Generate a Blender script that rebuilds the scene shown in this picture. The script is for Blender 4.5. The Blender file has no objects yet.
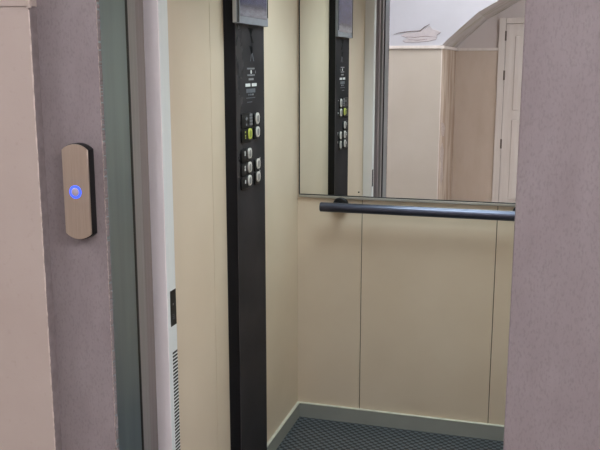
import bpy, bmesh, math, random
from mathutils import Vector, Matrix

random.seed(7)
S = bpy.context.scene
COL = S.collection

# ------------------------------------------------------------------ helpers
def srgb(r, g, b):
    f = lambda c: (c / 255 / 12.92) if c / 255 <= 0.04045 else ((c / 255 + 0.055) / 1.055) ** 2.4
    return (f(r), f(g), f(b), 1.0)


class MB:
    """collects shapes (in world coordinates) into one mesh object"""

    def __init__(self):
        self.bm = bmesh.new()

    def _new(self, verts, mi):
        fs = set()
        for v in verts:
            for f in v.link_faces:
                fs.add(f)
        for f in fs:
            f.material_index = mi

    def box(self, x0, x1, y0, y1, z0, z1, mi=0, bevel=0.0, seg=2):
        r = bmesh.ops.create_cube(self.bm, size=1.0)
        M = Matrix.Translation(((x0 + x1) / 2, (y0 + y1) / 2, (z0 + z1) / 2)) @ Matrix.Diagonal((abs(x1 - x0), abs(y1 - y0), abs(z1 - z0), 1))
        bmesh.ops.transform(self.bm, matrix=M, verts=r['verts'])
        vs = r['verts']
        self._new(vs, mi)
        if bevel > 0:
            es = list({e for v in vs for e in v.link_edges})
            rb = bmesh.ops.bevel(self.bm, geom=es, offset=bevel, segments=seg, affect='EDGES', profile=0.5)
            for f in rb['faces']:
                f.material_index = mi
        return self

    def prism(self, pts, axis, a, b, mi=0, bevel=0.0, seg=2):
        """closed outline pts (2-D) extruded along axis from a to b.
        axis 'x': pts=(y,z); 'y': pts=(x,z); 'z': pts=(x,y)"""
        def P(p, t):
            return {'x': (t, p[0], p[1]), 'y': (p[0], t, p[1]), 'z': (p[0], p[1], t)}[axis]
        va = [self.bm.verts.new(P(p, a)) for p in pts]
        vb = [self.bm.verts.new(P(p, b)) for p in pts]
        n = len(pts)
        fs = [self.bm.faces.new(va), self.bm.faces.new(vb)]
        top = fs[1]
        for i in range(n):
            fs.append(self.bm.faces.new((va[i], va[(i + 1) % n], vb[(i + 1) % n], vb[i])))
        for f in fs:
            f.material_index = mi
        bmesh.ops.recalc_face_normals(self.bm, faces=fs)
        if bevel > 0:
            rb = bmesh.ops.bevel(self.bm, geom=list(top.edges), offset=bevel, segments=seg, affect='EDGES', profile=0.5)
            for f in rb['faces']:
                f.material_index = mi
        return self

    def tube(self, pts, r, n=16, mi=0, caps=True):
        """round bar along a polyline"""
        rings = []
        for i, p in enumerate(pts):
            p = Vector(p)
            a = Vector(pts[max(i - 1, 0)])
            b = Vector(pts[min(i + 1, len(pts) - 1)])
            t = (b - a).normalized()
            u = t.orthogonal().normalized() if abs(t.z) > .9 else t.cross(Vector((0, 0, 1))).normalized()
            w = t.cross(u)
            rr = r[i] if isinstance(r, (list, tuple)) else r
            rings.append([self.bm.verts.new(p + u * rr * math.cos(2 * math.pi * k / n) + w * rr * math.sin(2 * math.pi * k / n)) for k in range(n)])
        fs = []
        for A, B in zip(rings, rings[1:]):
            for k in range(n):
                fs.append(self.bm.faces.new((A[k], A[(k + 1) % n], B[(k + 1) % n], B[k])))
        if caps:
            fs.append(self.bm.faces.new(rings[0]))
            fs.append(self.bm.faces.new(rings[-1]))
        for f in fs:
            f.material_index = mi
        bmesh.ops.recalc_face_normals(self.bm, faces=fs)
        return self

    def quad(self, pts, mi=0):
        f = self.bm.faces.new([self.bm.verts.new(p) for p in pts])
        f.material_index = mi
        return self

    def build(self, name, mats, parent=None, smooth=False):
        if not isinstance(mats, (list, tuple)):
            mats = [mats]
        me = bpy.data.meshes.new(name)
        if parent is not None:
            o = parent
            base = Vector((0, 0, 0))
            while o is not None:
                base += Vector(o.location)
                o = o.parent
            bmesh.ops.translate(self.bm, vec=-base, verts=self.bm.verts)
        self.bm.normal_update()
        self.bm.to_mesh(me)
        self.bm.free()
        for m in mats:
            me.materials.append(m)
        if smooth:
            for p in me.polygons:
                p.use_smooth = True
            try:
                me.set_sharp_from_angle(angle=math.radians(35))
            except Exception:
                pass
        o = bpy.data.objects.new(name, me)
        COL.objects.link(o)
        if parent is not None:
            o.parent = parent
        return o


def tag(o, label, cat, group=None, kind=None):
    o['label'] = label
    if cat:
        o['category'] = cat
    if group:
        o['group'] = group
    if kind:
        o['kind'] = kind
    return o


def struct(o, label, cat):
    return tag(o, label, cat, kind='structure')


def thing(name, loc, label, cat, group=None, kind=None):
    o = bpy.data.objects.new(name, None)
    o.empty_display_size = 0.05
    COL.objects.link(o)
    o.location = loc
    tag(o, label, cat, group, kind)
    return o


def rrect(cx, cy, w, h, r, n=5):
    pts = []
    for (sx, sy, a0) in ((1, 1, 0), (-1, 1, 90), (-1, -1, 180), (1, -1, 270)):
        for k in range(n + 1):
            a = math.radians(a0 + 90 * k / n)
            pts.append((cx + sx * (w / 2 - r) + r * math.cos(a), cy + sy * (h / 2 - r) + r * math.sin(a)))
    return pts


# ------------------------------------------------------------------ materials
def mat(name, col, rough=0.6, metal=0.0, spec=0.4, col2=None, scale=8.0, detail=4.0, contrast=(0.35, 0.65),
        stretch=(1, 1, 1), bump=0.0, bscale=None, bdist=0.002, emis=None, estr=0.0, extra=None):
    m = bpy.data.materials.new(name)
    m.use_nodes = True
    nt = m.node_tree
    N = nt.nodes
    L = nt.links
    b = N['Principled BSDF']
    b.inputs['Roughness'].default_value = rough
    b.inputs['Metallic'].default_value = metal
    b.inputs['Specular IOR Level'].default_value = spec
    b.inputs['Base Color'].default_value = col
    tc = N.new('ShaderNodeTexCoord')
    mp = N.new('ShaderNodeMapping')
    mp.inputs['Scale'].default_value = stretch
    L.new(tc.outputs['Object'], mp.inputs['Vector'])
    last = None
    if col2 is not None:
        nz = N.new('ShaderNodeTexNoise')
        nz.inputs['Scale'].default_value = scale
        nz.inputs['Detail'].default_value = detail
        L.new(mp.outputs['Vector'], nz.inputs['Vector'])
        rp = N.new('ShaderNodeValToRGB')
        rp.color_ramp.elements[0].position = contrast[0]
        rp.color_ramp.elements[0].color = col
        rp.color_ramp.elements[1].position = contrast[1]
        rp.color_ramp.elements[1].color = col2
        L.new(nz.outputs['Fac'], rp.inputs['Fac'])
        last = rp.outputs['Color']
    if extra:
        last = extra(nt, mp, last)
    if last is not None:
        L.new(last, b.inputs['Base Color'])
    if bump > 0:
        bz = N.new('ShaderNodeTexNoise')
        bz.inputs['Scale'].default_value = bscale or scale
        bz.inputs['Detail'].default_value = 3.0
        L.new(mp.outputs['Vector'], bz.inputs['Vector'])
        bp = N.new('ShaderNodeBump')
        bp.inputs['Strength'].default_value = bump
        bp.inputs['Distance'].default_value = bdist
        L.new(bz.outputs['Fac'], bp.inputs['Height'])
        L.new(bp.outputs['Normal'], b.inputs['Normal'])
    if emis is not None:
        b.inputs['Emission Color'].default_value = emis
        b.inputs['Emission Strength'].default_value = estr
    return m


def speckle(colour, scale, lo, hi, strength, stretch=None):
    """adds a second, finer layer of spots over a base colour"""
    def f(nt, mp, last):
        N, L = nt.nodes, nt.links
        nz = N.new('ShaderNodeTexNoise')
        nz.inputs['Scale'].default_value = scale
        nz.inputs['Detail'].default_value = 2.0
        if stretch:
            m2 = N.new('ShaderNodeMapping')
            m2.inputs['Scale'].default_value = stretch
            L.new(mp.outputs['Vector'], m2.inputs['Vector'])
            L.new(m2.outputs['Vector'], nz.inputs['Vector'])
        else:
            L.new(mp.outputs['Vector'], nz.inputs['Vector'])
        mr = N.new('ShaderNodeMapRange')
        mr.inputs['From Min'].default_value = lo
        mr.inputs['From Max'].default_value = hi
        mr.inputs['To Max'].default_value = strength
        L.new(nz.outputs['Fac'], mr.inputs['Value'])
        mx = N.new('ShaderNodeMix')
        mx.data_type = 'RGBA'
        L.new(mr.outputs['Result'], mx.inputs['Factor'])
        if last is not None:
            L.new(last, mx.inputs['A'])
        mx.inputs['B'].default_value = colour
        return mx.outputs['Result']
    return f


M = {}
M['laminate'] = mat('cream_laminate', srgb(219, 204, 183), 0.42, spec=0.35, col2=srgb(214, 198, 176), scale=3, bump=0.08, bscale=180)
M['groove'] = mat('dark_groove', srgb(70, 60, 48), 0.8, col2=srgb(55, 48, 40), scale=30)
M['plinth'] = mat('grey_green_plinth', srgb(154, 157, 151), 0.45, spec=0.4, col2=srgb(147, 150, 144), scale=6)
M['plinth_edge'] = mat('plinth_edge', srgb(215, 215, 200), 0.35, metal=0.2, col2=srgb(200, 200, 188), scale=20)
M['stone'] = mat('mauve_stone', srgb(134, 125, 126), 0.62, spec=0.35, col2=srgb(127, 117, 118), scale=20, detail=8, contrast=(0.3, 0.7), stretch=(1, 1, .45),
                 bump=0.25, bscale=240, bdist=0.001, extra=speckle(srgb(104, 95, 95), 300, 0.5, 0.75, 0.45))
M['paint_beige'] = mat('beige_paint', srgb(172, 159, 150), 0.5, spec=0.4, col2=srgb(168, 154, 145), scale=5, detail=6,
                       bump=0.2, bscale=60, bdist=0.002, extra=speckle(srgb(152, 137, 127), 70, 0.64, 0.79, 0.3))
M['mortar'] = mat('rough_mortar', srgb(172, 158, 153), 0.85, col2=srgb(138, 127, 123), scale=90, bump=0.6, bscale=160)
M['cut_edge'] = mat('stone_grey_cut_edge', srgb(130, 120, 119), 0.85, col2=srgb(116, 106, 104), scale=40, bump=0.5, bscale=120)  # side face of the cladding, a little darker than the stone
M['chip'] = mat('chipped_plaster', srgb(204, 190, 182), 0.8, col2=srgb(176, 162, 152), scale=60, bump=0.6, bscale=120)
M['frame_green'] = mat('grey_green_metal', srgb(142, 155, 160), 0.30, metal=0.8, spec=0.5, col2=srgb(132, 144, 149), scale=4,
                       stretch=(6, 6, 0.4), bump=0.06, bscale=30, extra=speckle(srgb(150, 156, 150), 90, 0.70, 0.82, 0.4, (3, 3, .3)))
M['door_grey'] = mat('brushed_grey_door', srgb(150, 146, 145), 0.4, metal=0.4, spec=0.5, col2=srgb(142, 138, 137), scale=6, stretch=(40, 40, .4))
M['car_door'] = mat('car_door_grey', srgb(148, 138, 139), 0.4, metal=0.4, col2=srgb(138, 128, 129), scale=6, stretch=(40, 40, .4))
M['post_white'] = mat('white_post_paint', srgb(240, 234, 235), 0.42, spec=0.4, col2=srgb(236, 230, 231), scale=4)
M['aluminium'] = mat('pale_aluminium', srgb(234, 240, 240), 0.4, metal=0.1, col2=srgb(228, 234, 235), scale=8, stretch=(30, 30, .3))
M['black'] = mat('matt_black', srgb(22, 20, 21), 0.5, col2=srgb(17, 16, 17), scale=30)
M['dark_slot'] = mat('slot_black', srgb(20, 22, 24), 0.6, col2=srgb(14, 15, 17), scale=50)
M['cop_side'] = mat('black_panel_side', srgb(16, 17, 20), 0.4, metal=0.0, spec=0.25, col2=srgb(14, 14, 16), scale=10)
M['cop_front'] = mat('anthracite_panel', srgb(112, 109, 113), 0.42, metal=0.85, spec=0.3, col2=srgb(97, 95, 99), scale=6)
M['cop_front'].node_tree.nodes['Principled BSDF'].inputs['Specular Tint'].default_value = (0.02, 0.02, 0.02, 1)
M['key_black'] = mat('button_black', srgb(16, 16, 18), 0.5, spec=0.2, col2=srgb(12, 12, 14), scale=40)
M['key_silver'] = mat('button_silver', srgb(226, 224, 220), 0.3, metal=0.35, col2=srgb(214, 212, 208), scale=40)
M['key_face'] = mat('button_inlay', srgb(150, 150, 150), 0.4, metal=0.3, col2=srgb(138, 138, 138), scale=60)
M['key_lit'] = mat('button_lit', srgb(186, 194, 92), 0.4, col2=srgb(178, 186, 84), scale=40, emis=srgb(180, 190, 50), estr=0.14)
M['key_lit_face'] = mat('button_lit_inlay', srgb(140, 150, 60), 0.4, col2=srgb(128, 140, 52), scale=40)
M['ink_white'] = mat('white_print', srgb(225, 225, 225), 0.6, col2=srgb(210, 210, 210), scale=80)
M['ink_grey'] = mat('grey_print', srgb(135, 135, 138), 0.6, col2=srgb(118, 118, 122), scale=80)
M['ink_dim'] = mat('dim_print', srgb(92, 96, 104), 0.6, col2=srgb(78, 82, 90), scale=80)
M['ink_dark'] = mat('dark_print', srgb(12, 12, 14), 0.8, spec=0.05, col2=srgb(9, 9, 11), scale=80)
M['rail'] = mat('dark_rail', srgb(84, 87, 100), 0.3, metal=0.9, spec=0.5, col2=srgb(78, 81, 96), scale=8, stretch=(.4, 30, 30))
M['trim_metal'] = mat('mirror_trim', srgb(184, 180, 170), 0.35, metal=0.6, col2=srgb(174, 170, 160), scale=10, stretch=(.3, 20, 20))
M['bezel'] = mat('display_bezel', srgb(134, 135, 143), 0.4, metal=0.0, col2=srgb(126, 127, 135), scale=30)
M['bezel_side'] = mat('display_side', srgb(206, 210, 214), 0.35, metal=0.0, col2=srgb(198, 202, 206), scale=30)
M['champagne'] = mat('champagne_metal', srgb(176, 160, 146), 0.36, metal=0.7, col2=srgb(168, 152, 138), scale=10, stretch=(60, 1, 1))
M['led_blue'] = mat('blue_led', srgb(70, 100, 235), 0.4, col2=srgb(80, 110, 240), scale=20, emis=srgb(58, 92, 255), estr=0.75)
M['button_dome'] = mat('button_dome', srgb(176, 164, 176), 0.3, metal=0.4, col2=srgb(190, 180, 198), scale=30, emis=srgb(150, 150, 235), estr=0.02)
M['white_paint'] = mat('white_wall_paint', srgb(193, 194, 201), 0.7, col2=srgb(189, 190, 197), scale=3, bump=0.15, bscale=40)
M['cream_wood'] = mat('cream_gloss', srgb(226, 218, 211), 0.45, col2=srgb(217, 208, 200), scale=4, stretch=(6, 6, .5))
M['ceil'] = mat('ceiling_paint', srgb(228, 226, 222), 0.8, col2=srgb(222, 220, 216), scale=3)
M['hall_tile'] = mat('hall_floor', srgb(158, 150, 144), 0.5, col2=srgb(140, 132, 126), scale=10, detail=8)
M['hinge'] = mat('hinge_metal', srgb(120, 110, 100), 0.45, metal=0.6, col2=srgb(105, 96, 88), scale=40)
M['crack'] = mat('plaster_crack', srgb(122, 106, 98), 0.9, col2=srgb(104, 90, 82), scale=60)
M['flake'] = mat('flaking_plaster', srgb(186, 180, 183), 0.9, col2=srgb(194, 187, 188), scale=22, detail=8, bump=0.5, bscale=60)
M['lamp_glow'] = mat('lamp_diffuser', srgb(240, 240, 240), 0.6, col2=srgb(236, 236, 236), scale=3, emis=(0.88, 1.0, 1.02, 1), estr=1.0)
M['fill_glow'] = mat('fill_lamp_diffuser', srgb(240, 240, 240), 0.6, col2=srgb(236, 236, 236), scale=3, emis=(1.0, 0.97, 1.0, 1), estr=14.0)
M['lamp_glow'].node_tree.nodes['Principled BSDF'].inputs['Emission Strength'].default_value = 1.2


def stained(nt, mp, last):
    """damp stains running down the hall recess paint near the outer corner"""
    N, L = nt.nodes, nt.links
    mp2 = N.new('ShaderNodeMapping')
    mp2.inputs['Scale'].default_value = (5.0, 5.0, 1.1)
    L.new(mp.outputs['Vector'], mp2.inputs['Vector'])
    nz = N.new('ShaderNodeTexNoise')
    nz.inputs['Scale'].default_value = 1.6
    nz.inputs['Detail'].default_value = 5
    L.new(mp2.outputs['Vector'], nz.inputs['Vector'])
    mr = N.new('ShaderNodeMapRange')
    mr.inputs['From Min'].default_value = 0.44
    mr.inputs['From Max'].default_value = 0.56
    mr.inputs['To Max'].default_value = 0.8
    L.new(nz.outputs['Fac'], mr.inputs['Value'])
    mx = N.new('ShaderNodeMix')
    mx.data_type = 'RGBA'
    L.new(mr.outputs['Result'], mx.inputs['Factor'])
    L.new(last, mx.inputs['A'])
    mx.inputs['B'].default_value = srgb(164, 140, 118)
    return mx.outputs['Result']


M['paint_stained'] = mat('stained_beige_paint', srgb(206, 191, 174), 0.55, col2=srgb(198, 182, 164), scale=5, detail=6, extra=stained)


M['paint_dado'] = mat('dado_paint', srgb(195, 187, 175), 0.5, spec=0.4, col2=srgb(190, 181, 168), scale=3, detail=6, bump=0.15, bscale=60)


M['paint_recess'] = mat('recess_dado_paint', srgb(200, 184, 168), 0.55, col2=srgb(194, 177, 160), scale=4, detail=6, stretch=(2, 2, .8))
M['recess_paint'] = mat('recess_wall_paint', srgb(208, 199, 195), 0.7, col2=srgb(202, 192, 188), scale=3, bump=0.15, bscale=40)


def damp(nt, mp, last):
    N, L = nt.nodes, nt.links
    nz = N.new('ShaderNodeTexNoise')
    nz.inputs['Scale'].default_value = 5.0
    nz.inputs['Detail'].default_value = 5
    L.new(mp.outputs['Vector'], nz.inputs['Vector'])
    mr = N.new('ShaderNodeMapRange')
    mr.inputs['From Min'].default_value = 0.5
    mr.inputs['From Max'].default_value = 0.62
    mr.inputs['To Max'].default_value = 0.5
    L.new(nz.outputs['Fac'], mr.inputs['Value'])
    mx = N.new('ShaderNodeMix')
    mx.data_type = 'RGBA'
    L.new(mr.outputs['Result'], mx.inputs['Factor'])
    L.new(last, mx.inputs['A'])
    mx.inputs['B'].default_value = srgb(158, 150, 112)
    return mx.outputs['Result']


M['soffit'] = mat('damp_soffit_paint', srgb(200, 194, 190), 0.75, col2=srgb(192, 186, 181), scale=4, extra=damp)


def mirror_mat():
    m = bpy.data.materials.new('mirror_silver')
    m.use_nodes = True
    b = m.node_tree.nodes['Principled BSDF']
    b.inputs['Base Color'].default_value = (0.86, 0.885, 0.87, 1)
    b.inputs['Metallic'].default_value = 1.0
    b.inputs['Roughness'].default_value = 0.0
    return m


M['mirror'] = mirror_mat()


def rubber_mat():
    """dark blue-grey rubber with small raised diamonds in a checker lattice"""
    m = bpy.data.materials.new('studded_rubber')
    m.use_nodes = True
    nt = m.node_tree
    N, L = nt.nodes, nt.links
    b = N['Principled BSDF']
    b.inputs['Roughness'].default_value = 0.38
    b.inputs['Specular IOR Level'].default_value = 0.5
    tc = N.new('ShaderNodeTexCoord')
    sx = N.new('ShaderNodeSeparateXYZ')
    L.new(tc.outputs['Object'], sx.inputs['Vector'])

    def math_(op, a, bb=None, v=None):
        n = N.new('ShaderNodeMath')
        n.operation = op
        if a is not None:
            L.new(a, n.inputs[0])
        if bb is not None:
            L.new(bb, n.inputs[1])
        if v is not None:
            n.inputs[1].default_value = v
        return n.outputs[0]
    k = 2 * math.pi / 0.034
    u = math_('SINE', math_('MULTIPLY', sx.outputs['X'], v=k))
    w = math_('SINE', math_('MULTIPLY', sx.outputs['Y'], v=k))
    h = math_('MULTIPLY', u, w)
    mr = N.new('ShaderNodeMapRange')
    mr.inputs['From Min'].default_value = -0.15
    mr.inputs['From Max'].default_value = 0.35
    L.new(h, mr.inputs['Value'])
    mx = N.new('ShaderNodeMix')
    mx.data_type = 'RGBA'
    L.new(mr.outputs['Result'], mx.inputs['Factor'])
    mx.inputs['A'].default_value = srgb(24, 28, 32)
    mx.inputs['B'].default_value = srgb(98, 106, 112)
    L.new(mx.outputs['Result'], b.inputs['Base Color'])
    bp = N.new('ShaderNodeBump')
    bp.inputs['Strength'].default_value = 0.7
    bp.inputs['Distance'].default_value = 0.003
    L.new(mr.outputs['Result'], bp.inputs['Height'])
    L.new(bp.outputs['Normal'], b.inputs['Normal'])
    return m


M['rubber'] = rubber_mat()


def screen_mat():
    """switched-on LCD: violet-blue picture over a pale grey band"""
    m = bpy.data.materials.new('lcd_picture')
    m.use_nodes = True
    nt = m.node_tree
    N, L = nt.nodes, nt.links
    b = N['Principled BSDF']
    b.inputs['Roughness'].default_value = 0.12
    b.inputs['Base Color'].default_value = srgb(40, 40, 46)
    tc = N.new('ShaderNodeTexCoord')
    sx = N.new('ShaderNodeSeparateXYZ')
    L.new(tc.outputs['Generated'], sx.inputs['Vector'])
    rp = N.new('ShaderNodeValToRGB')
    els = rp.color_ramp.elements
    els[0].position = 0.0
    els[0].color = srgb(136, 138, 146)
    els[1].position = 1.0
    els[1].color = srgb(70, 74, 110)
    for p, c in ((0.05, (142, 144, 154)), (0.10, (124, 126, 134)), (0.14, (78, 80, 92)), (0.19, (62, 66, 98)), (0.5, (78, 82, 116))):
        e = els.new(p)
        e.color = srgb(*c)
    L.new(sx.outputs['Z'], rp.inputs['Fac'])
    nz = N.new('ShaderNodeTexNoise')
    nz.inputs['Scale'].default_value = 5.0
    nz.inputs['Detail'].default_value = 3.0
    mpn = N.new('ShaderNodeMapping')
    mpn.inputs['Scale'].default_value = (0.1, 1.0, 4.0)
    L.new(tc.outputs['Generated'], mpn.inputs['Vector'])
    L.new(mpn.outputs['Vector'], nz.inputs['Vector'])
    mx = N.new('ShaderNodeMix')
    mx.data_type = 'RGBA'
    mx.blend_type = 'OVERLAY'
    mx.inputs['Factor'].default_value = 0.8
    L.new(rp.outputs['Color'], mx.inputs['A'])
    L.new(nz.outputs['Fac'], mx.inputs['B'])
    L.new(mx.outputs['Result'], b.inputs['Emission Color'])
    b.inputs['Emission Strength'].default_value = 0.5
    return m


M['screen'] = screen_mat()

# ------------------------------------------------------------------ key planes (metres)
XL = -1.0242      # left cabin wall
XR = 0.128        # right cabin wall
YB = 3.4723       # back cabin wall / mirror
YF = 2.074        # inner face of the cabin front
CH = 2.22         # cabin ceiling
YS = 1.675        # face of the stone around the landing door
HX0, HX1 = -3.4, 2.2
HYF, HYR = -1.0, -2.33
HC = 3.1
XCOR = -0.94      # outer corner of the hall wall
LEDGE0, LEDGE1 = 1.747, 1.776

# ------------------------------------------------------------------ cabin shell
mb = MB()
mb.box(XL - .012, XR + .012, YB + .004, YB + .03, 0, CH, mi=1)
for a, b in ((XL - .01, -0.7345), (-0.7315, -0.1635), (-0.1605, XR + .01)):
    mb.box(a, b, YB, YB + .012, 0.0, CH, mi=0, bevel=0.0006, seg=1)
struct(mb.build('wall_back', [M['laminate'], M['groove']]), 'cream laminate back wall of the lift cabin with two narrow vertical joints', 'wall')

mb = MB()
mb.box(XL - .03, XL - .004, YF, YB + .03, 0, CH, mi=1)
for a, b in ((YF, 2.4935), (2.4955, YB)):
    mb.box(XL - .012, XL, a, b, 0.0, CH, mi=0, bevel=0.0006, seg=1)
struct(mb.build('wall_left', [M['laminate'], M['groove']]), 'cream laminate left wall of the lift cabin behind the black control column', 'wall')

mb = MB()
mb.box(XR + .004, XR + .03, YF, YB + .03, 0, CH, mi=1)
for a, b in ((YF, 2.57), (2.5725, 3.02), (3.0225, YB)):
    mb.box(XR, XR + .012, a, b, 0.0, CH, mi=0, bevel=0.0006, seg=1)
struct(mb.build('wall_right', [M['laminate'], M['groove']]), 'cream laminate right wall of the lift cabin hidden behind the landing jamb', 'wall')

mb = MB()
mb.box(0.02, XR + .03, 2.02, YF, 0, CH)
mb.box(XL - .03, 0.02, 2.02, YF, 2.08, CH)
struct(mb.build('wall_front', [M['laminate']]), 'cabin front panel and header around the lift doorway', 'wall')

mb = MB().box(XL - .03, XR + .03, 2.0, YB + .03, CH, CH + .04)
struct(mb.build('ceiling', [M['ceil']]), 'pale ceiling of the lift cabin', 'ceiling')

mb = MB().box(XL - .03, XR + .03, 2.0, YB + .03, -0.04, 0.0)
struct(mb.build('floor', [M['rubber']]), 'dark blue grey studded rubber floor of the lift cabin', 'floor')

# plinths
PH, PT = 0.0686, 0.012
def plinth(name, x0, x1, y0, y1, lip, label):
    mb = MB()
    mb.box(x0, x1, y0, y1, 0, PH - .004, mi=0)
    mb.box(x0 + lip[0], x1 + lip[1], y0 + lip[2], y1 + lip[3], PH - .004, PH + .001, mi=1, bevel=0.001, seg=1)
    struct(mb.build(name, [M['plinth'], M['plinth_edge']]), label, 'baseboard')
plinth('baseboard_back', XL + PT, XR - PT, YB - PT, YB, (0, 0, -.001, 0), 'grey green baseboard with a bright top edge along the back cabin wall')
plinth('baseboard_left', XL, XL + PT, YF, YB, (0, .001, 0, 0), 'grey green baseboard running along the left cabin wall')
plinth('baseboard_right', XR - PT, XR, YF, YB, (-.001, 0, 0, 0), 'grey green baseboard along the hidden right cabin wall')

# ------------------------------------------------------------------ mirror
MZ0, MZ1 = 1.0435, 2.12
MX0, MX1 = -1.0125, 0.116
t = thing('mirror', ((MX0 + MX1) / 2, YB, MZ0), 'large wall mirror above the dark handrail on the back cabin wall, reflecting the hall', 'mirror')
MB().box(MX0, MX1, YB - .0045, YB - .0005, MZ0, MZ1).build('mirror_glass', M['mirror'], t)
for za, zb in ((MZ0 - .015, MZ0 - .0042), (MZ1 + .004, MZ1 + .015)):
    MB().box(MX0 - .003, MX1 + .003, YB - .010, YB - .0005, za, zb, bevel=0.0015).build('frame_strip', M['trim_metal'], t)
mb = MB()
mb.box(MX0 - .003, MX1 + .003, YB - .0075, YB - .0005, MZ0 - .0042, MZ0)
mb.box(MX0 - .0045, MX0, YB - .0065, YB - .0005, MZ0, MZ1)
mb.box(MX1, MX1 + .0045, YB - .0065, YB - .0005, MZ0, MZ1)
mb.box(MX0 - .003, MX1 + .003, YB - .0065, YB - .0005, MZ1, MZ1 + .004)
mb.build('gasket', M['dark_slot'], t)
MB().tube([(-0.748, YB - .0042, 1.0605), (-0.748, YB - .0062, 1.0605)], 0.0035, 10).build('fixing_screw', M['black'], t)

# ------------------------------------------------------------------ handrail
RY, RZ, RR = 3.40, 1.0005, 0.0205
t = thing('handrail', (-0.448, YB, RZ), 'dark blue black metal handrail under the mirror on the back wall', 'handrail')
mb = MB().tube([(-0.9013, RY, RZ), (-0.8990, RY, RZ), (0.0027, RY, RZ), (0.005, RY, RZ)], [RR - .002, RR, RR, RR - .002], 28)
mb.build('rail_tube', M['rail'], t, smooth=True)
for bx in (-0.826, -0.07):
    mb = MB()
    mb.tube([(bx, YB - .0005, 1.003), (bx, YB - .018, 1.003), (bx, YB - .022, 1.003)], [0.033, 0.033, 0.029], 24)
    mb.tube([(bx, YB - .02, 1.002), (bx, RY + .005, RZ)], 0.011, 14)
    mb.build('bracket', M['black'], t, smooth=True)

# ------------------------------------------------------------------ control column
XC = -0.9893
Y0, Y1 = 2.6233, 2.923
t = thing('control_panel', (XL, (Y0 + Y1) / 2, 0.0), 'tall black lift control column with buttons and a display on the left cabin wall', 'control panel')
MB().prism([(XL, Y0 - .011), (XC - .002, Y0 + .008), (XC - .002, Y1), (XL, Y1)], 'z', 0.012, 2.15).build('housing', M['cop_side'], t)
MB().box(XC - .002, XC, Y0 + .0085, Y1 - .0005, 0.013, 2.149, bevel=0.0006, seg=1).build('front_plate', M['cop_front'], t)

# display
dz0, dz1, dy0, dy1, XD = 1.7345, 2.02, 2.610, 2.931, -0.9755
mb = MB()
mb.box(XC - .001, XD, dy0, dy1, dz0, dz1, mi=0, bevel=0.0012, seg=1)
disp = mb.build('display', [M['bezel']], t)
MB().box(XC - .0005, XD - .0015, dy0 - .0012, dy0 + .001, dz0 + .002, dz1 - .002).build('display_side', M['bezel_side'], disp)
MB().box(XD - .001, XD + .0006, dy0 + .004, dy0 + .022, dz0 + .002, dz1 - .002).build('display_seal', M['cop_side'], disp)
MB().box(XD - .001, XD + .0008, dy0 + .030, dy1 - .018, dz0 + .024, dz1 - .012).build('screen', M['screen'], disp)
MB().box(XD - .001, XD + .0006, dy1 - .010, dy1 - .001, dz0 + .03, dz1 - .002).build('display_seal', M['ink_dark'], disp)

# two dark direction marks under the display
def P(y, z):
    return (y, z)
mb = MB().prism([P(2.752, 1.7255), P(2.806, 1.7235), P(2.782, 1.700)], 'x', XC, XC + .0006)
mb.prism([P(2.776, 1.700), P(2.788, 1.699), P(2.812, 1.674), P(2.790, 1.674)], 'x', XC, XC + .0006)
mb.build('direction_mark', M['ink_dark'], t)
MB().prism([P(2.764, 1.664), P(2.796, 1.662), P(2.798, 1.644), P(2.784, 1.636), P(2.776, 1.652)], 'x', XC, XC + .0006).build('direction_mark', M['ink_dark'], t)
mb = MB()
mb.prism([P(2.790, 1.640), P(2.796, 1.640), P(2.812, 1.612), P(2.806, 1.612)], 'x', XC, XC + .0004)
mb.prism([P(2.786, 1.640), P(2.790, 1.640), P(2.776, 1.612), P(2.772, 1.612)], 'x', XC, XC + .0004)
mb.build('direction_line', M['ink_dim'], t)

# printed notice: rows of tiny print, a round mark and two white tabs
def dashes(mb, y0, y1, z, h, n, gap=.25):
    w = (y1 - y0) / n
    for k in range(n):
        q = w * (1 - gap * (0.6 + 0.8 * random.random()))
        mb.box(XC, XC + .0005, y0 + k * w, y0 + k * w + q, z - h / 2, z + h / 2)
mb = MB()
dashes(mb, 2.738, 2.818, 1.587, .0055, 8)
dashes(mb, 2.742, 2.818, 1.5645, .0055, 7)
mb.build('notice_print', M['ink_grey'], t)
mb = MB().tube([(XC, 2.780, 1.5755), (XC + .0006, 2.780, 1.5755)], 0.0068, 18)
mb.build('notice_emblem', M['ink_white'], t)
MB().box(XC, XC + .0005, 2.824, 2.828, 1.5705, 1.580).build('notice_bar', M['ink_grey'], t)
mb = MB()
dashes(mb, 2.754, 2.806, 1.5505, .007, 5, .1)
mb.build('notice_print', M['ink_grey'], t)
for a, b in ((2.7205, 2.7695), (2.7865, 2.8355)):
    MB().box(XC, XC + .0008, a, b, 1.5255, 1.5362).build('white_tab', M['ink_white'], t)
mb = MB()
mb.box(XC, XC + .0004, 2.729, 2.822, 1.504, 1.518)
dashes(mb, 2.748, 2.802, 1.4975, .006, 4)
dashes(mb, 2.728, 2.822, 1.4865, .003, 9)
dashes(mb, 2.735, 2.79, 1.472, .003, 5)
mb.build('notice_print', M['ink_dim'], t)
MB().box(XC, XC + .0006, 2.790, 2.803, 1.4945, 1.5).build('notice_print', M['ink_grey'], t)


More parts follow.
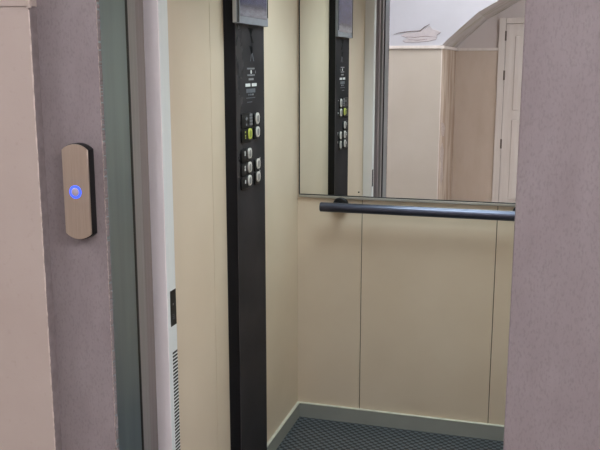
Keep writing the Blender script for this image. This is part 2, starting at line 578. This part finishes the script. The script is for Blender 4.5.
def button(y, z, wide, lit=False, marks=(), round_top=False):
    y -= .011
    """one push button: black surround, silver ring cap and grey inlay"""
    if wide:
        cy, w = y - .026, .104
    else:
        cy, w = y - .006, .054
    p = MB().prism(rrect(cy, z - .004, w, .045, .009), 'x', XC, XC + .0055, bevel=.0015).build('button', M['key_black'], t, smooth=True)
    r = .0165
    cap = MB().prism(rrect(y + .001, z, .037, .037 if not round_top else .041, r - .003 if not round_top else r), 'x', XC + .005, XC + .0088, bevel=.0016).build(
        'button_cap', M['key_lit'] if lit else M['key_silver'], p, smooth=True)
    MB().prism(rrect(y + .001, z - .0005, .021, .024, .0085), 'x', XC + .0085, XC + .0092).build(
        'button_inlay', M['key_lit_face'] if lit else M['key_face'], p)
    if marks:
        mb = MB()
        for (my, mz, mw, mh) in marks:
            mb.box(XC + .0052 if wide else XC, XC + .006 if wide else XC + .0005, y + my - mw / 2, y + my + mw / 2, z + mz - mh / 2, z + mz + mh / 2)
        mb.build('button_mark', M['key_lit'] if lit else M['ink_white'], p)
    return p


dot = .0045
button(2.7545, 1.3635, True, lit=True, marks=((-.043, .008, .008, .006), (-.043, -.004, .007, .006), (-.043, -.012, .006, .004)))
button(2.7490, 1.2955, True, marks=((-.044, .003, .007, .016),))
button(2.7480, 1.2465, True, marks=((-.044, .006, .008, .006), (-.044, -.004, .008, .009)))
button(2.7465, 1.2000, True, marks=((-.040, .0, .006, .012),))
button(2.8360, 1.4120, False, marks=((.036, .012, .004, .004),), round_top=True)
button(2.8370, 1.3640, False, marks=((.037, -.002, .008, .008),))
button(2.8395, 1.2490, False, marks=((.037, .014, .005, .009), (.037, .005, .004, .003)))
button(2.8390, 1.2015, False, marks=((.036, .014, .004, .012),))
# the dark plate with grey braille in place of a first button
p = MB().prism(rrect(2.7195, 1.4105, .100, .049, .006), 'x', XC, XC + .005, bevel=.0015).build('notice_plate', M['key_black'], t, smooth=True)
mb = MB()
for i in range(2):
    for j in range(4):
        mb.box(XC + .0048, XC + .0058, 2.746 + i * .016, 2.757 + i * .016, 1.3925 + j * .0105, 1.4005 + j * .0105)
mb.build('braille_print', M['ink_grey'], p)
mb = MB()
mb.tube([(XC + .0048, 2.714, 1.3965), (XC + .0058, 2.714, 1.3965)], .0042, 10)
mb.prism([P(2.704, 1.416), P(2.716, 1.424), P(2.728, 1.418), P(2.716, 1.410)], 'x', XC + .0048, XC + .0056)
mb.build('bell_mark', M['ink_grey'], p)

# ------------------------------------------------------------------ car door post (left of the doorway)
XP = -0.9705
t = thing('door_post', (XP - .02, 2.045, 0.0), 'white door post at the cabin entrance with a black label and slotted strip', 'door post')
mb = MB()
mb.box(XL - .03, XP, 2.0155, 2.0725, 0.0, 2.10, bevel=0.0015)
mb.build('post', M['post_white'], t)
lc = MB().box(XP - .001, XP + .0008, 2.0190, 2.0725, 0.0, 2.08, bevel=0.0004, seg=1).build('light_curtain', M['aluminium'], t)
lc['label'] = 'pale metal strip facing the doorway, slotted in its lower part'
mb = MB()
for k in range(74):
    z = 0.802 - k * 0.0105
    mb.box(XP + .0006, XP + .0011, 2.0405, 2.0715, z - .0058, z)
mb.build('slots', M['dark_slot'], lc)
lb = MB().box(XP + .0006, XP + .0016, 2.0345, 2.0712, 0.8790, 0.9820, bevel=.0003, seg=1).build('label_plate', M['black'], t)
lb['label'] = 'black sticker plate with tiny white print'
mb = MB()
MB().box(XP + .0014, XP + .0019, 2.049, 2.055, .938, .944).build('label_mark', M['ink_grey'], lb)
mb.box(XP + .0014, XP + .0019, 2.047, 2.060, .898, .901)
mb.box(XP + .0014, XP + .0019, 2.047, 2.060, .904, .906)
mb.box(XP + .0014, XP + .0019, 2.047, 2.057, .910, .912)
mb.build('label_print', M['ink_dim'], lb)

# sliding doors, both pushed open behind the left jamb
mb = MB().box(-1.44, -0.958, 1.8230, 1.8690, 0.004, 2.14, bevel=0.002)
struct(mb.build('door_1', [M['door_grey']]), 'open landing door leaf showing only its brushed grey leading edge', 'door')
mb = MB().box(-1.44, -0.9675, 1.8850, 1.9290, 0.004, 2.14, bevel=0.002)
struct(mb.build('door_2', [M['car_door']]), 'open inner lift door leaf whose darker grey edge stands before the white post', 'door')

# ------------------------------------------------------------------ landing wall, frame and beige cladding
XFL, XFR = -0.953, -0.0445
mb = MB()
# left stone slab, its right edge broken where it meets the frame
edge = []
z = 0.0
while z < 2.16:
    edge.append((XFL + random.uniform(-.0010, .0010), z))
    z += random.uniform(.002, .005)
edge.append((XFL, 2.16))
outline = [(-1.60, 0.0)] + edge + [(-1.60, 2.16)]
mb.prism(outline, 'y', YS, YS + .012)
mb.box(-1.60, XFL - .004, YS + .012, YS + .13, 0.0, 2.16)
mb.box(XFR, 0.80, YS, YS + .13, 0.0, 2.16, bevel=0.0025, seg=2)
mb.box(-1.60, 0.80, YS, YS + .13, 2.16, 2.55)
struct(mb.build('wall_stone', [M['stone']]), 'mauve grey stone surround of the lift doorway, left and right jambs', 'wall')

# mortar bead along the broken edge
pts = []
z = 0.02
while z < 2.15:
    pts.append((XFL - .0008 + random.uniform(-.0006, .0006), YS - .0001, z))
    z += .004
mb2 = MB()
mb2.tube(pts, [random.uniform(.0003, .0016) for _ in pts], 6)
o = mb2.build('mortar_bead', M['mortar'], None)
struct(o, 'rough pale mortar line where the left stone meets the metal frame', 'trim')
o.name = 'trim_2'

mb = MB()
mb.box(XFL - .012, XFL, YS + .0125, 1.8060, 0.0, 2.16, bevel=0.0015)
mb.box(XFL - .0042, XFL - .0006, YS + .002, YS + .02, 0.0, 2.16)
mb.box(XFR - .0, XFR + .012, YS + .135, 1.8160, 0.0, 2.16)
mb.box(XFL, XFR, YS + .012, 1.8060, 2.148, 2.16, bevel=0.0015)
mb.box(XFL - .010, XFL - .0005, 1.8060, 1.8180, 0.0, 2.16, mi=1)  # black strip put in to darken the shaded gap between frame and door
struct(mb.build('trim_1', [M['frame_green'], M['black']]), 'grey green metal reveal lining the lift doorway', 'door frame')

# beige cladding left of the stone, with a chipped pale edge and a ledge above
BX = -1.1045
mb = MB()
mb.box(HX0, BX - .004, 1.650, YS + .02, 0.0, 1.7268, mi=0)
mb.prism([(BX - .004, 1.650), (BX - .001, 1.650), (BX, 1.6512), (BX, YS + .02), (BX - .004, YS + .02)], 'z', 0.0, 1.7268, mi=2)
mb.box(HX0, BX + .0015, 1.6475, YS + .02, 1.7272, 1.79, mi=0, bevel=.002, seg=2)
pts = []
z = 0.01
while z < 1.725:
    pts.append((BX - .0028 + random.uniform(-.0005, .0005), 1.6505, z))
    z += .009
mb.tube(pts, [random.uniform(.0011, .0024) for _ in pts], 6, mi=1)
mb.box(BX - .006, BX + .005, 1.6435, 1.652, 1.722, 1.742, mi=1, bevel=.003, seg=2)
struct(mb.build('wall_cladding', [M['paint_beige'], M['chip'], M['cut_edge']]), 'beige painted wall cladding at far left with a chipped pale edge', 'wall')

# hall wall behind the cladding, up to the ceiling
mb = MB()
mb.box(HX0, -1.60, YS + .005, YS + .13, 0.0, HC)
mb.box(0.80, HX1, YS + .005, YS + .13, 0.0, HC)
mb.box(-1.60, 0.80, YS + .005, YS + .13, 2.55, HC)
struct(mb.build('wall_landing', [M['white_paint']]), 'white hall wall above and beside the lift surround', 'wall')

# sill between landing and cabin
mb = MB().box(-1.44, 0.6, YS, 2.0, -0.04, 0.0, bevel=.001)
struct(mb.build('trim_3', [M['door_grey']]), 'grooved metal sill between the hall and the cabin', 'sill')

# call button
t = thing('call_button', (-1.0115, YS, 1.206), 'call button plate with blue ring on the left stone jamb', 'call button')
cx, zl, zh, sag, w = -1.0115, 1.2195, 1.4110, .0135, .0655
def plate(grow, yoff=0):
    pts = []
    R = ((w / 2) ** 2 + sag ** 2) / (2 * sag)
    A = math.asin((w / 2) / R)
    for k in range(13):
        a = A - 2 * A * k / 12
        pts.append((cx + R * math.sin(a) * (1 + grow / (w / 2)), zh - R * math.cos(A) + R * math.cos(a) + grow))
    for k in range(13):
        a = A - 2 * A * k / 12
        pts.append((cx - R * math.sin(a) * (1 + grow / (w / 2)), zl + R * math.cos(A) - R * math.cos(a) - grow))
    return pts
MB().prism(plate(.0015), 'y', YS + .003, 1.6545, bevel=.002).build('back_box', M['black'], t, smooth=True)
MB().prism(plate(0), 'y', 1.6545, 1.6500, bevel=.0008, seg=1).build('face_plate', M['champagne'], t, smooth=True)
bz = 1.3157
bx = -1.0133
mb = MB()
n = 28
ro, ri = .0152, .0098
for (ra, rb, ya, yb) in ((ro, ro, 1.6500, 1.6482), (ro, ri, 1.6482, 1.6482), (ri, ri, 1.6482, 1.6500)):
    for k in range(n):
        a0, a1 = 2 * math.pi * k / n, 2 * math.pi * (k + 1) / n
        q = [(bx + ra * math.cos(a0), ya, bz + ra * math.sin(a0)), (bx + ra * math.cos(a1), ya, bz + ra * math.sin(a1)),
             (bx + rb * math.cos(a1), yb, bz + rb * math.sin(a1)), (bx + rb * math.cos(a0), yb, bz + rb * math.sin(a0))]
        mb.quad(q)
mb.build('light_ring', M['led_blue'], t)
MB().tube([(bx, 1.6500, bz), (bx, 1.6478, bz), (bx, 1.6466, bz), (bx, 1.6462, bz)], [.0098, .0095, .0075, .004], 24).build('push_button', M['button_dome'], t, smooth=True)

# ------------------------------------------------------------------ hall seen in the mirror
mb = MB().box(HX0, HX1, HYR - .1, YS + .13, -0.04, 0.0)
struct(mb.build('floor_hall', [M['hall_tile']]), 'brown grey hall floor in front of the lift', 'floor')
mb = MB().box(HX0, HX1, HYR - .1, YS + .13, HC, HC + .05)
struct(mb.build('ceiling_hall', [M['ceil']]), 'white hall ceiling', 'ceiling')
mb = MB()
mb.box(HX0 - .1, HX0, HYR - .1, YS + .13, 0, HC)
struct(mb.build('wall_hall_left', [M['white_paint']]), 'white left end wall of the hall', 'wall')
mb = MB()
mb.box(HX1, HX1 + .1, HYR - .1, YS + .13, 0, HC)
struct(mb.build('wall_hall_right', [M['white_paint']]), 'white right end wall of the hall', 'wall')

# wall facing the lift: white above, beige panelling below, turning back into a recess
mb = MB()
mb.box(HX0, XCOR - .02, HYR - .1, HYF - .02, 0, HC)
hall_wall = struct(mb.build('wall_hall', [M['white_paint']]), 'white hall wall opposite the lift with cracked plaster', 'wall')
mb = MB()
mb.prism([(HX0, HYF), (HX0, HYF - .0205), (XCOR - .0045, HYF - .0205), (XCOR - .0045, HYF)], 'z', 0, LEDGE0, mi=0)
mb.prism([(XCOR - .0195, HYF - .006), (XCOR - .0195, HYR), (XCOR, HYR), (XCOR, HYF - .006)], 'z', 0, LEDGE0, mi=1)
mb.prism([(XCOR - .005, HYF + .0015), (XCOR - .001, HYF + .0015), (XCOR + .0015, HYF - .001), (XCOR + .0015, HYF - .0065), (XCOR - .005, HYF - .0065)], 'z', 0, LEDGE0, mi=2)
struct(mb.build('wall_wainscot', [M['paint_dado'], M['paint_stained'], M['cream_wood']]), 'beige painted dado of the hall wall opposite the lift', 'wall')
mb = MB()
mb.box(HX0, XCOR + .02, HYF - .021, HYF + .022, LEDGE0, LEDGE1, bevel=.004)
mb.box(XCOR - .018, XCOR + .02, HYR + .001, HYF - .0215, LEDGE0, LEDGE1, bevel=.004)
mb.box(XCOR + .02, -0.4995, HYR, HYR + .03, LEDGE0, LEDGE1, bevel=.004)
struct(mb.build('trim_4', [M['cream_wood']]), 'narrow cream ledge capping the beige dado in the hall', 'trim')
mb = MB().box(XCOR - .02, HX1, HYR - .1, HYR, 0, HC)
struct(mb.build('wall_recess', [M['recess_paint']]), 'white back wall of the hall recess under the stairs', 'wall')
mb = MB().box(XCOR, -0.4995, HYR, HYR + .018, 0, LEDGE0, bevel=.003)
struct(mb.build('wall_recess_dado', [M['paint_recess']]), 'beige damp stained dado at the back of the hall recess', 'wall')

# underside and side of the stair flight over the recess
prof = [(-0.985, 1.772), (-0.94, 1.782), (-0.90, 1.826), (-0.78, 1.935), (-0.6259, 2.072), (-0.4348, 2.180), (0.2, 2.56), (0.9, 3.0), (1.06, HC), (-0.985, HC)]
mb = MB()
mb.prism(prof, 'y', HYF - .0205, HYR)
o = mb.build('wall_stair', [M['white_paint'], M['soffit']])
for p_ in o.data.polygons:
    if p_.normal.z < -0.2:
        p_.material_index = 1
struct(o, 'white side and damp stained sloping underside of the stair flight', 'wall')

# cracked plaster on the white wall, just above the ledge
mb = MB()
out = [(-1.335, 1.868), (-1.285, 1.893), (-1.19, 1.897), (-1.13, 1.912), (-1.06, 1.955), (-1.035, 1.925), (-0.985, 1.912), (-0.955, 1.896), (-0.99, 1.872),
       (-0.998, 1.83), (-1.06, 1.815), (-1.16, 1.806), (-1.29, 1.806), (-1.315, 1.822), (-1.27, 1.846)]
mb.prism(out, 'y', HYF - .0205, HYF - .012, bevel=.003, seg=1)
pl = mb.build('loose_plaster', M['flake'], hall_wall)
mb = MB()
mb.tube([(x, HYF - .0115, z) for x, z in ((-1.40, 1.878), (-1.36, 1.893), (-1.30, 1.901), (-1.24, 1.908), (-1.15, 1.910), (-1.132, 1.926), (-1.108, 1.946), (-1.062, 1.972))],
        [.001, .0025, .004, .003, .0045, .004, .0045, .002], 6)
mb.tube([(x, HYF - .0115, z) for x, z in ((-1.28, 1.858), (-1.2, 1.852), (-1.1, 1.862), (-1.0, 1.852))], [.001, .0022, .002, .001], 6)
mb.tube([(x, HYF - .0115, z) for x, z in ((-1.26, 1.832), (-1.17, 1.826), (-1.08, 1.836))], [.001, .0022, .001], 6)
mb.build('crack', M['crack'], hall_wall)

# paint flaking off the side of the outer corner
wains = bpy.data.objects['wall_wainscot']
for pts in ([(-1.10, 1.06), (-1.30, 1.04), (-1.46, 0.98), (-1.36, 0.90), (-1.22, 0.92), (-1.12, 0.97)],
            [(-1.12, 0.82), (-1.28, 0.85), (-1.40, 0.76), (-1.34, 0.62), (-1.44, 0.50), (-1.26, 0.42), (-1.16, 0.52), (-1.2, 0.66), (-1.10, 0.72)]):
    MB().prism(pts, 'x', XCOR - .002, XCOR + .003, bevel=.002, seg=1).build('flaking_paint', M['chip'], wains)

# hall door in the recess
DX = -0.43
d = thing('door_3', (0.0, HYR, 0.0), 'cream panelled hall door with old hinges at the right of the mirror view', 'door', kind='structure')
mb = MB()
mb.box(-0.4995, DX, HYR, HYR + .035, 0, 2.085, bevel=.004)
mb.box(0.43, 0.50, HYR, HYR + .035, 0, 2.085, bevel=.004)
mb.box(DX + .0005, 0.4295, HYR, HYR + .033, 2.025, 2.085, bevel=.004)
mb.build('door_casing', M['cream_wood'], d)
mb = MB()
mb.box(DX + .004, 0.426, HYR, HYR + .022, 0.01, 2.02, bevel=.003)
for (a, b) in ((0.15, 1.02), (1.12, 1.90)):
    mb.box(DX + .10, 0.33, HYR + .018, HYR + .030, a, b, bevel=.008)
leaf = mb.build('door_leaf', M['cream_wood'], d)
for hz in (0.76, 1.49, 1.90):
    MB().tube([(DX + .002, HYR + .036, hz - .05), (DX + .002, HYR + .036, hz + .05)], .009, 10).build('hinge', M['hinge'], d)

# ------------------------------------------------------------------ lamps
t = thing('ceiling_light', (-0.448, 2.92, CH), 'flat square lamp panel in the lift cabin ceiling', 'ceiling light')
MB().box(-0.80, -0.10, 2.57, 3.27, CH - .012, CH - .0005, bevel=.002).build('lamp_frame', M['bezel_side'], t)
MB().box(-0.78, -0.12, 2.59, 3.25, CH - .016, CH - .011).build('diffuser', M['lamp_glow'], t)
al = bpy.data.lights.new('cabin_light', 'AREA')
al.shape = 'SQUARE'
al.size = 0.64
al.energy = 8.8
al.color = (0.84, 1.0, 1.05)
al.spread = math.radians(125)
ao = bpy.data.objects.new('light_source', al)
COL.objects.link(ao)
ao.parent = t
ao.location = (0, 0, -.018)
for (lx, ly, power, lab) in ((-3.0, 0.9, 56.0, 'square hall ceiling lamp near the left end of the hall'),
                             (-0.45, -0.30, 22.0, 'unseen square ceiling lamp added in front of the lift doorway to light the lower cabin'),  # added to throw light on the lower back wall of the cabin
                             (1.5, 0.2, 72.0, 'square hall ceiling lamp near the right end of the hall')):
    t = thing('hall_lamp', (lx, ly, HC), lab, 'ceiling light', 'hall ceiling lamps')
    MB().box(lx - .32, lx + .32, ly - .32, ly + .32, HC - .05, HC - .0005, bevel=.004).build('lamp_frame', M['bezel_side'], t)
    glow = mat('hall_lamp_diffuser', srgb(240, 240, 240), 0.6, col2=srgb(236, 236, 236), scale=3, emis=(1.0, 0.97, 1.0, 1), estr=power)
    MB().box(lx - .30, lx + .30, ly - .30, ly + .30, HC - .056, HC - .049).build('diffuser', glow, t)
lx, ly, lz = -0.55, YS, 2.72  # unseen fill lamp, added to brighten the recess and the opposite wall
t = thing('added_fill_lamp', (lx, ly, lz), 'unseen long fill lamp added above the lift doorway to brighten the hall opposite', 'fill light')
MB().box(lx - .46, lx + .46, ly - .07, ly + .004, lz - .09, lz + .09, bevel=.004).build('lamp_frame', M['bezel_side'], t)
MB().box(lx - .44, lx + .44, ly - .076, ly - .069, lz - .075, lz + .075).build('diffuser', M['fill_glow'], t)

# ------------------------------------------------------------------ world, camera, view
w = bpy.data.worlds.new('World')
w.use_nodes = True
w.node_tree.nodes['Background'].inputs['Color'].default_value = (0.5, 0.5, 0.55, 1)
w.node_tree.nodes['Background'].inputs['Strength'].default_value = 0.1
S.world = w

cam = bpy.data.cameras.new('camera')
cam.sensor_fit = 'HORIZONTAL'
cam.sensor_width = 36.0
cam.lens = 829.56 / 600 * 36.0
cam.clip_start = 0.02
co = bpy.data.objects.new('camera', cam)
COL.objects.link(co)
co.location = (0, 0, 1.6)
co.rotation_euler = (math.pi / 2 - 0.1908, 0.0, 0.2839)
S.camera = co

vs = S.view_settings
vs.view_transform = 'Standard'
vs.look = 'None'
vs.gamma = 1.0
vs.exposure = 0.0
vs.use_curve_mapping = False
S.cycles.use_denoising = True
S.cycles.max_bounces = 12
S.cycles.diffuse_bounces = 6
S.cycles.glossy_bounces = 8
S.cycles.sample_clamp_indirect = 4.0
S.cycles.blur_glossy = 1.0
